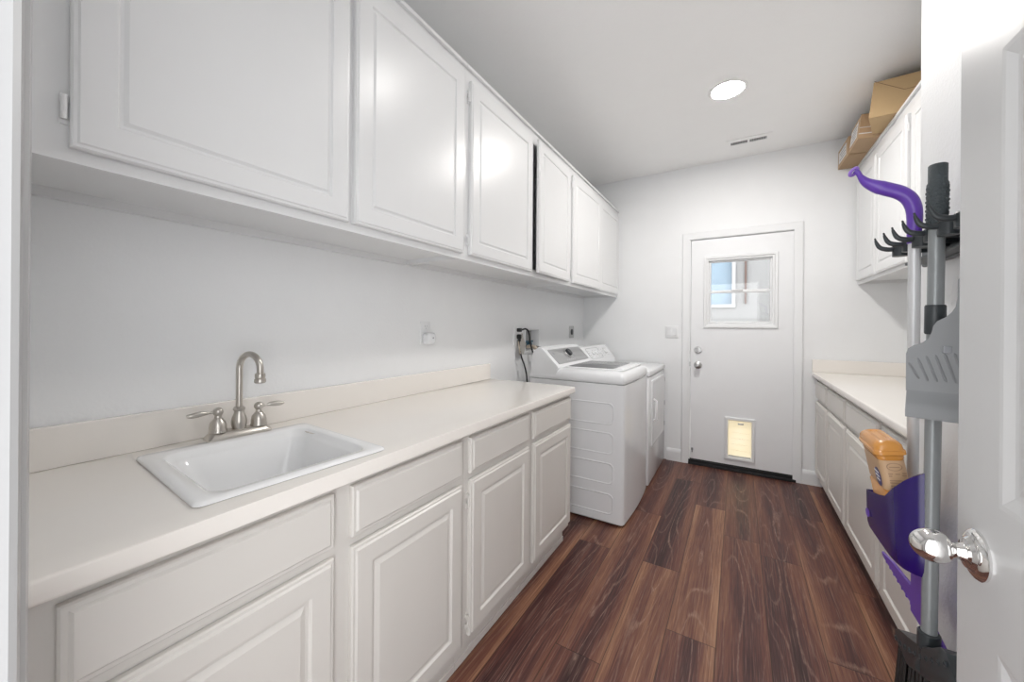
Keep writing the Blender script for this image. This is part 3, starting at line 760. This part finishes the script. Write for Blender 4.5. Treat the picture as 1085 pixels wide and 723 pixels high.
P0 = [[(0, .0), (.05, .010), (.085, .0)], [(-.005, .045), (.045, .022), (.095, .035)], [(.012, .09), (.05, .07), (.085, .085)], [(.03, .13), (.045, .12), (.06, .128)], [(.036, .165), (.042, .165), (.048, .165)]]
rows_ = [[(XL+.030+.014*math.sin(i*1.7+j*2.1), 2.425+a, 1.045+b) for j, (a, b) in enumerate(r)] for i, r in enumerate(P0)]
vs = [[bm.verts.new(p) for p in r] for r in rows_]
for i in range(4):
    for j in range(2): bm.faces.new((vs[i][j], vs[i][j+1], vs[i+1][j+1], vs[i+1][j]))
g_ = bmesh.ops.solidify(bm, geom=bm.faces[:], thickness=.0015)
obj('tag_sheet', bm, mat('pale_tag', (.72, .69, .65), .5), t, smooth=60)
bm = new(); tube(bm, [(XL+.02, 2.432, 1.15), (XL+.032, 2.425, 1.10), (XL+.036, 2.43, 1.06)], .0045, 8); obj('strap', bm, 'tan', t)
t = thing('washer_outlet_box', 'white recessed laundry hookup box with valves behind the washer', 'outlet box', (XL, 2.68, 1.15))
bm = new(); ring_panel(bm, (XL, 2.548, 1.046), Y, Z, .27, .212, [(0, 0, .006), (0, .004, .006), (.003, .006, .006), (.021, .006, .004), (.023, .003, .004), (.026, -.068, .004)], seg=3, cap0=False); obj('box_frame', bm, 'trim', t, smooth=35)
obj('box_back', box(XL-.0672, XL-.066, 2.577, 2.789, 1.075, 1.229), 'recess', t)
for yy in (2.64, 2.72):
    bm = new(); tube(bm, [(XL-.065, yy, 1.125), (XL-.028, yy, 1.125), (XL-.022, yy, 1.10)], .011, 10); bx(bm, XL-.04, XL-.018, yy-.02, yy+.02, 1.135, 1.150, bev=.003); obj('valve', bm, 'blue', t)
t = thing('washer_hose', 'dark ribbed hose running from the hookup box to the washer', 'hose', (XL+.03, 2.72, 1.1))
bm = new(); tube(bm, spline([(XL-.022, 2.72, 1.10), (XL+.012, 2.722, 1.094), (XL+.06, 2.74, 1.085), (XL+.09, 2.80, 1.075), (XL+.11, 2.86, 1.04), (XL+.11, 2.88, .9)], 6), .0125, 12); obj('hose', bm, mat('brown_grey_hose', (.12, .105, .095), .5), t, smooth=60)
t = thing('washer_hose', 'tan drain hose looped over the lower edge of the hookup box', 'hose', (XL+.03, 2.62, 1.07))
bm = new(); tube(bm, spline([(XL-.022, 2.64, 1.10), (XL+.012, 2.635, 1.104), (XL+.055, 2.625, 1.10), (XL+.07, 2.64, 1.075), (XL+.075, 2.665, 1.05), (XL+.075, 2.67, .98), (XL+.07, 2.67, .8)], 6), .014, 12); obj('hose', bm, 'tan', t, smooth=60)
t = thing('dryer_outlet', 'grey metal dryer outlet with a round black socket above the dryer', 'outlet', (XL, 3.51, 1.21))
bm = new(); ring_panel(bm, (XL, 3.455, 1.152), Y, Z, .115, .118, [(0, 0, .004), (0, .004, .004), (.003, .006, .004)], seg=3); pl = obj('cover_plate', bm, 'steel', t, smooth=35)
bm = new(); lathe(bm, [(.029, 0), (.029, .004), (.024, .006), (0, .006)], (XL+.006, 3.512, 1.211), X, 24); obj('socket', bm, 'dark', t, smooth=40)
t = thing('light_switch', 'white double rocker light switch left of the back door', 'light switch', (-.543, D, 1.222))
bm = new(); ring_panel(bm, (-.602, D, 1.163), X, Z, .118, .118, [(0, 0, .004), (0, .004, .004), (.003, .0065, .004)], seg=3); pl = obj('cover_plate', bm, 'trim', t, smooth=35)
for xx in (-.566, -.520):
    bm = new(); ring_panel(bm, (xx-.0165, D-.0062, 1.189), X, Z, .033, .066, [(-.0015, 0), (-.0015, .0008), (0, .0008), (0, .0035), (.002, .0045)]); obj('rocker', bm, 'appl_pl', pl)

# ------------------------------------------------------------------ ceiling
for i, (lx, ly) in enumerate(LAMPS):
    lab = ('round white recessed ceiling light above the floor in front of the back door', 'round recessed ceiling light in the middle of the ceiling, above the picture')[i]
    t = thing('recessed_light', lab, 'ceiling light', (lx, ly, HC))
    bm = new(); lathe(bm, [(.088, 0), (.108, 0), (.110, .003), (.106, .006), (.092, .007), (.088, .004)], (lx, ly, HC), (0, 0, -1), 40); obj('trim_ring', bm, 'ceiling', t, smooth=40)
    bm = new(); lathe(bm, [(.0875, .0005), (.0875, .004), (0, .0045)], (lx, ly, HC), (0, 0, -1), 40); obj('diffuser', bm, 'lamp%d' % i, t, smooth=40)
t = thing('ceiling_vent', 'white rectangular ceiling vent with dark slots near the back wall', 'vent', (.06, 3.54, HC))
vx0, vx1, vy0, vy1 = -.095, .212, 3.462, 3.612
bm = new(); hole_slab(bm, (vx0, vy0, HC-.006), X, Y, vx1-vx0, vy1-vy0, .006, [(.032, .148, .047, .103), (.162, .275, .047, .103)]); obj('frame', bm, 'ceiling', t)
obj('slot_shade', box(vx0+.025, vx1-.025, vy0+.04, vy1-.04, HC-.0012, HC-.0004), 'dark', t)  # flat dark sheet standing in for the shade behind the slats
for s0, s1 in ((.032, .148), (.162, .275)):
    for k in range(11):
        xx = vx0+s0+(k+.5)*(s1-s0)/11; obj('slat', box(xx-.0011, xx+.0011, vy0+.047, vy0+.103, HC-.004, HC-.0012), 'ceiling', t)

# ------------------------------------------------------------------ cardboard boxes on the right wall cabinet
def carton(label, C0, yaw, tilt, w, d, h, m, extra):
    from mathutils import Euler
    Rm = Matrix.Rotation(math.radians(yaw), 4, 'Z') @ Matrix.Rotation(math.radians(tilt), 4, 'Y')
    t = thing('cardboard_box', label, 'box', C0); t.rotation_euler = Rm.to_euler(); MW[t] = Matrix.Translation(C0) @ Rm
    obj('carton', box(0, w, 0, d, 0, h, bev=.002), m, t, world=False)
    extra(t); return t
def ex1(t):
    w, d, h = .36, .27, .212; bm = new()
    def strip(a, b, wd, y=-.0008):
        a, b = Vector((a[0], y, a[1])), Vector((b[0], y, b[1])); dv = (b-a).normalized(); pv = Vector((-dv.z, 0, dv.x))*wd/2
        loft(bm, [[a-pv, b-pv, b+pv, a+pv], [p+Vector((0, .0012, 0)) for p in (a-pv, b-pv, b+pv, a+pv)]])
    strip((.002, h-.002), (.135, h*.58), .0025); strip((.135, h*.58), (w-.002, h*.58), .0025)
    obj('flap_seam', bm, 'cardline', t, world=False)
    bm = new(); lathe(bm, [(.030, 0), (.030, .001), (0, .001)], (.115, .062, -.0002), (0, 0, -1), 20, sx=1, sy=.45); obj('hand_hole', bm, 'cardline', t, world=False)
    bm = new()
    for k in range(4): bx(bm, .17, .215-.008*(k % 2), .10+k*.018, .108+k*.018, -.0008, 0)
    obj('print', bm, 'brownprint', t, world=False)
def ex_lab(t, d, h):
    obj('shipping_label', box(-.0012, 0, .05, d-.03, .03, h-.025), 'tape', t, world=False)
    bm = new()
    for k in range(4): bx(bm, -.0018, -.0011, .07, d-.06-.03*(k % 2), .045+k*.022, .052+k*.022)
    obj('print', bm, 'mark', t, world=False)
carton('large tan cardboard box nearest the near wall corner, tilted over the cabinet edge', (.6585, 3.0194, 2.522), -16, 6, .36, .27, .205, 'card', ex1)
def ex2(t):
    ex_lab(t, .26, .16)
    bm = box(.0, .36, -.0012, 0, .03, .036); bx(bm, .0, .36, -.0012, 0, .07, .074); obj('tape_strip', bm, 'tape', t, world=False)
carton('brown cardboard box with a white label, middle of the three above the cabinet', (.6695, 3.306, 2.521), 0, 6, .36, .25, .16, 'card2', ex2)
carton('low brown cardboard box with a white label, farthest of the three by the back wall', (.668, 3.565, 2.513), 1, 1, .36, .29, .14, 'card2', lambda t: ex_lab(t, .29, .14))

# ------------------------------------------------------------------ tool rack with broom, dustpan and scoop
RZc = 1.462
t = thing('tool_rack', 'black wall-mounted broom rack with six curved hooks', 'rack', (XP, 1.15, RZc))
bm = box(XP-.012, XP-.0005, .955, 1.392, RZc-.036, RZc+.058, bev=.004); obj('back_plate', bm, 'dark', t, smooth=35)
HY = (.993, 1.060, 1.123, 1.186, 1.245, 1.312)
for yy in HY:
    bm = new(); bx(bm, XP-.075, XP-.010, yy-.010, yy+.010, RZc-.008, RZc+.012, bev=.004)
    lathe(bm, [(.0155, 0), (.0155, .026), (.012, .030), (0, .030)], (XP-.072, yy, RZc-.014), Z, 16)
    obj('prong', bm, 'dark', t, smooth=40)
    bm = new(); tube(bm, spline([(XP-.078, yy, RZc+.006), (XP-.095, yy, RZc+.005), (XP-.110, yy, RZc+.011), (XP-.117, yy, RZc+.024), (XP-.120, yy, RZc+.036)], 5), [.0058]*8+[.0056, .0054, .0052, .005, .0047, .0044, .004, .0036, .0032, .0028, .002, .002, .0015][:13], 10)
    obj('hook', bm, 'dark', t, smooth=50)
for a, b in zip(HY, HY[1:]):
    c = (a+b)/2; bm = new(); tube(bm, [(XP-.050, a+.013, RZc+.004), (XP-.050, b-.013, RZc+.004)], .009, 12); obj('roller', bm, 'whitepole', t, smooth=50)
bm = box(XP-.045, XP-.012, .965, 1.385, RZc-.030, RZc-.022, bev=.002); obj('shelf_lip', bm, 'dark', t)

bt, bb = Vector((.345, 1.098, 1.60)), Vector((.345, 1.124, .60))
def bp_(z): return bt.lerp(bb, (1.60-z)/1.0)
t = thing('broom', 'grey-handled broom with dark grip and black bristles hanging in the rack', 'broom', tuple(bp_(.3)))
bm = new(); tube(bm, [bp_(.58), bp_(1.53)], .0122, 18); obj('pole', bm, 'greypole', t, smooth=50)
bm = new(); tube(bm, [bp_(1.47), bp_(1.475), bp_(1.56), bp_(1.565), bp_(1.598), bp_(1.600)], [.014, .0155, .0158, .0140, .0140, .012], 20)
for k in range(9):
    for q in range(10):
        a = q/10*2*PI + (k % 2)*PI/10; c = bp_(1.482+k*.0088) + Vector((math.cos(a), math.sin(a), 0))*.0152
        bx(bm, c.x-.0014, c.x+.0014, c.y-.0014, c.y+.0014, c.z-.0022, c.z+.0022)
obj('grip', bm, 'darkgrip', t, smooth=50)
bm = new(); tube(bm, [bp_(1.255), bp_(1.258), bp_(1.312), bp_(1.315)], [.014, .0155, .0155, .014], 20); obj('coupling', bm, 'dark', t, smooth=40)
bm = new(); tube(bm, [bp_(.598), bp_(.60), bp_(.632), bp_(.634)], [.0155, .0175, .0175, .0155], 20)
tube(bm, [bp_(.60), bp_(.575)+Vector((0, .005, 0)), bp_(.545)+Vector((0, .01, 0))], [.015, .014, .018], 16)
obj('collar', bm, 'dark', t, smooth=40)
bm = new()
ol = [(1.275, .530), (1.268, .512), (1.20, .500), (1.10, .548), (1.00, .602), (.985, .615), (.99, .640), (1.02, .662), (1.045, .655), (1.08, .628), (1.13, .597), (1.20, .568), (1.25, .548)]
O = (.325, 0, 0)
loft(bm, [[Vector((.332, 1.13+(a-1.13)*.97, .57+(b-.57)*.9)) for a, b in ol], [Vector((.336, a, b)) for a, b in ol], [Vector((.366, a, b)) for a, b in ol], [Vector((.371, 1.13+(a-1.13)*.97, .57+(b-.57)*.9)) for a, b in ol]])
for k in range(10):
    f = k/9; c = (1.262-.25*f, .536+.128*f**1.3)
    lathe(bm, [(.0055, 0), (.0055, .003), (.003, .0035), (.003, .001), (0, .001)], (.3335, c[0]-.0, c[1]-.018), NX, 10)
obj('broom_head', bm, 'dark', t, smooth=35)
bm = new()
for k in range(170):
    f = random.random(); yy = 1.265-.27*f; z1 = .512+.095*max(0, (f-.2)/.8); x = random.uniform(.338, .366)
    ln = random.uniform(.17, .20); sp_ = (yy-1.13)*.25
    tube(bm, [(x, yy, z1+.02), (x+(x-.348)*.3, yy+sp_*.5, z1-ln*.5), (x+(x-.348)*.7+random.uniform(-.004, .004), yy+sp_+random.uniform(-.006, .006), z1-ln)], [.0028, .0026, .0016], 5)
o = obj('bristles', bm, 'bristle', t); o['kind'] = 'stuff'

# dustpan clipped on the broom
e_ = Vector((.9326, -.361, 0)); dn = e_.cross(Vector(Z)); DP = Vector((.39, 1.04, 0))
t = thing('dustpan', 'grey ribbed plastic dustpan clipped to the broom pole', 'dustpan', tuple(DP+e_*-.03+Vector((0, 0, 1.087))))
left = [(-.102, 1.140), (-.102, 1.215), (-.099, 1.226), (-.091, 1.233), (-.080, 1.238), (-.071, 1.247), (-.067, 1.260), (-.065, 1.272), (-.060, 1.281), (-.050, 1.288), (-.042, 1.297), (-.037, 1.308), (-.035, 1.322)]
rightp = [(-2*.0335-a if a > -.09 else .024-(a+.102)*.8*0, b) for a, b in left[::-1]]
rightp = [(min(-.067-a, .0235), b) for a, b in left[::-1]]
ol = left + [(-.034, 1.36), (-.031, 1.365), (-.026, 1.365), (-.030+.0, 1.322)][:3] + rightp
bm = new(); prism(bm, ol, DP - dn*.010, e_, Z, .012)
bmesh.ops.bevel(bm, geom=[e for e in bm.edges if e.calc_face_angle(0) > 1.2], offset=.003, segments=2, affect='EDGES')
# lower lip stepping forward
sec = [(.002, 1.142), (.004, 1.135), (.012, 1.120), (.020, 1.100), (.018, 1.089), (.006, 1.087), (-.010, 1.094), (-.010, 1.142)]
loft(bm, [[DP + e_*uu + dn*a + Vector((0, 0, b)) for a, b in sec] for uu in (-.101, -.1005, .022, .0235)])
obj('pan', bm, 'pan', t, smooth=35)
bm = new()
for k in range(8):
    a = -.098+k*.0120; top_ = (1.197, 1.208, 1.212, 1.215, 1.218, 1.220, 1.222, 1.224)[k]
    p0 = DP + e_*a + dn*.0018 + Vector((0, 0, top_)); p1 = DP + e_*(a+.0145) + dn*.0018 + Vector((0, 0, 1.162 if k else 1.165))
    tube(bm, [p0, p0.lerp(p1, .08), p0.lerp(p1, .92), p1], [.0008, .0020, .0020, .0008], 10)
obj('rib', bm, 'pan', t, smooth=50)
bm = new(); c = DP+e_*-.048+Vector((0, 0, 1.225)); bx(bm, c.x-.006, c.x+.006, c.y-.006, c.y+.004, c.z-.006, c.z+.008, bev=.002); obj('hanger_clip', bm, 'mark', t)
c = bp_(1.22); bm = new(); ring = [(c.x+.0185*math.cos(a), c.y+.0185*math.sin(a)) for a in [PI*.30+k/14*PI*2*.88 for k in range(15)]]
inner = [(c.x+.0132*math.cos(a), c.y+.0132*math.sin(a)) for a in [PI*.30+k/14*PI*2*.88 for k in range(15)]]
prism(bm, ring+inner[::-1], (0, 0, 1.20), X, Y, .03); obj('pole_clip', bm, 'pan', t)

# purple scoop
PX, PY = .345, 1.215
t = thing('scoop', 'purple long-handled scoop hanging in the rack with an amber tub in its tray', 'scoop', (PX, PY, .75))
bm = new(); tube(bm, [(.3835, 1.351, .758), (PX, PY, 1.47)], .0108, 18); obj('pole', bm, 'whitepole', t, smooth=50)
hp = [(.3445, 1.215, 1.462), (.3445, 1.215, 1.495), (.345, 1.215, 1.520), (.343, 1.215, 1.545), (.335, 1.215, 1.567), (.320, 1.215, 1.583), (.300, 1.215, 1.594), (.278, 1.215, 1.606), (.262, 1.215, 1.618), (.252, 1.215, 1.632), (.246, 1.215, 1.645), (.240, 1.215, 1.650)]
pts = spline(hp, 5); n_ = len(pts); rad = []
for i in range(n_):
    f = i/(n_-1); rad.append(.0118 + .0035*math.sin(min(1, f/.55)*PI/2) if f < .6 else max(.0050, .0153 - (f-.6)/.25*.0103) if f < .85 else .0055)
bm = new(); tube(bm, pts, rad, 18); hd = obj('handle', bm, 'purple', t, smooth=60)
bm = new()
rp = [Vector((.2385, 1.215, 1.648)) + Vector((.75, 0, .66))*(.0095*math.cos(a)) + Vector((-.30, -.9, .34)).normalized()*(.0095*math.sin(a)) for a in [k/20*2*PI for k in range(21)]]
tube(bm, rp, .0036, 10); obj('hanging_loop', bm, 'purple_lt', hd, smooth=60)
# tray: rounded plan, rim falls away from the near back wall
def tray_plan(out, z, rim=None):
    pts_ = [(.351, 1.114), (.348, 1.111), (.341, 1.111), (.332, 1.113), (.324, 1.117), (.316, 1.123), (.309, 1.132), (.304, 1.144), (.300, 1.158), (.298, 1.172), (.297, 1.188), (.2965, 1.205), (.2955, 1.25), (.295, 1.30), (.295, 1.342), (.300, 1.356), (.315, 1.362), (.345, 1.362), (.362, 1.362), (.370, 1.352), (.371, 1.29), (.370, 1.20), (.355, 1.125)]
    cx, cy = .328, 1.236; R_ = []
    for a, b in pts_:
        dv = Vector((a-cx, b-cy)); l = dv.length
        a2, b2 = cx+dv.x*(1+out*.9), cy+dv.y*(1+out*.4)
        zz = z
        if rim:
            f = max(0, min(1, (b-1.111)/.10)); zz = .970-.100*f**.75 - .035*max(0, (b-1.21)/.15)
        R_.append(Vector((a2, b2, zz)))
    return R_
bm = new()
loft(bm, [tray_plan(-.40, .742), tray_plan(-.14, .745), tray_plan(-.04, .758), tray_plan(0, .79), tray_plan(.03, 0, True), tray_plan(-.05, 0, True), tray_plan(-.08, .79), tray_plan(-.12, .765), tray_plan(-.40, .752)])
tr_ = obj('tray', bm, 'purple_dk', t, smooth=50, label='deep indigo tray')
bm = new(); lathe(bm, [(.0105, 0), (.0105, .0012), (.0085, .0018), (.0085, .0012), (0, .0012)], (.2935, 1.325, .785), NX, 22, sx=1, sy=1.4); obj('emblem', bm, 'purple', tr_, smooth=40)
# rake bar with short teeth hung under the tray
bm = new(); rk = ((1.098, .590), (1.23, .600), (1.485, .610), (1.495, .619), (1.41, .634), (1.26, .648), (1.11, .616))
loft(bm, [[(.361, a, b) for a, b in rk], [(.368, a, b) for a, b in rk]])
bx(bm, .352, .364, 1.165, 1.25, .60, .750, bev=.003)
for k in range(12): bx(bm, .3598, .3675, 1.13+k*.029, 1.135+k*.029, .5915+k*.0014, .604+k*.001)
bmesh.ops.bevel(bm, geom=[e for e in bm.edges if len(e.link_faces) == 2 and e.calc_face_angle(0) > 1.2], offset=.0015, segments=1, affect='EDGES')
obj('rake', bm, 'purple', t, label='brighter purple toothed rake below the tray')

# amber tub in the scoop's tray
t = thing('plastic_tub', 'amber plastic tub with tan label and navy mark standing in the purple tray', 'tub', (.340, 1.264, .768), (0, math.radians(-10.0), 0))
def tub(z, d, r=.014): return [Vector((-.024+a, -.069+b, z)) for a, b in rrect(.048, .138, d, r, 6)]
bm = new(); loft(bm, [tub(0, .006), tub(.004, .001), tub(.012, 0), tub(.118, 0), tub(.122, .0025), tub(.126, .0025), tub(.127, .002), tub(.197, .002), tub(.199, .0005), tub(.206, .0), tub(.208, -.0015)]); obj('body', bm, 'orange', t, world=False, smooth=35)
bm = new(); loft(bm, [tub(.2085, -.002), tub(.210, -.0045), tub(.218, -.0045), tub(.220, -.002), tub(.230, -.001), tub(.236, .003), tub(.240, .009), tub(.2395, .015), tub(.237, .018)]); obj('lid', bm, 'orange', t, world=False, smooth=35)
bm = new(); loft(bm, [tub(.128, .0015), tub(.128, .0008), tub(.196, .0008), tub(.196, .0015)]); lb = obj('label_band', bm, 'label', t, world=False, smooth=35, label='tan printed label')
bm = new()
for k in range(24):
    a0, a1 = k/24*2*PI, (k+1)/24*2*PI; f = lambda a, r: Vector((.001+.0135*r*math.cos(a), -.0688, (.182)+.009*r*math.sin(a)))
    loft(bm, [[f(a0, 1), f(a1, 1), f(a1, .88), f(a0, .88)], [p+Vector((0, .0008, 0)) for p in (f(a0, 1), f(a1, 1), f(a1, .88), f(a0, .88))]])
for k, (x0, x1, zz) in enumerate(((-.008, .010, .1545), (-.012, -.004, .139), (.0, .008, .139), (.012, .019, .141), (-.012, -.006, .134), (.011, .019, .136), (-.012, .019, .124), (-.012, .019, .119), (-.012, .012, .112), (-.012, .016, .107))):
    bx(bm, x0, x1, -.0688, -.068, zz+.026, zz+.0278)
obj('label_print', bm, 'brownprint', lb, world=False)
bm = new()
ellipse = [(.028*math.cos(a), .030*math.sin(a)) for a in [k/20*2*PI for k in range(20)]]
prism(bm, [(a*.75, .150+b*.72) for a, b in ellipse], (-.0238, -.036, 0), NY, Z, .0008); nv = obj('navy_mark', bm, 'navy', lb, world=False)
bm = new()
for k in range(3): bx(bm, -.0252, -.0245, -.048, -.026+.004*k, .142+k*.009, .146+k*.009)
obj('mark_print', bm, 'lightmark', nv, world=False)
bm = new(); prism(bm, [(-.026, .094), (-.004, .094), (-.006, .106), (-.012, .120), (-.020, .132), (-.026, .137)], (0, -.0712, 0), X, Z, .0008) if False else None
if bm: bm.free()

# repeats of one kind share a group
for o in COL.objects:
    if o.parent is None and 'label' in o:
        k = o.name.split('.')[0]; left = o.location.x < 0
        g_ = {'base_cabinet': 'base cabinets of the left run' if left else 'base cabinets of the right run',
              'wall_cabinet': 'wall cabinets on the left wall' if left else 'wall cabinets on the right wall',
              'cardboard_box': 'cardboard boxes on the wall cabinet', 'recessed_light': 'recessed ceiling lights',
              'countertop': 'cream countertops', 'wall_outlet': 'outlets on the left wall', 'power_cord': 'cords behind the washer',
              'washer_hose': 'hoses behind the washer'}.get(k)
        if g_: o['group'] = g_
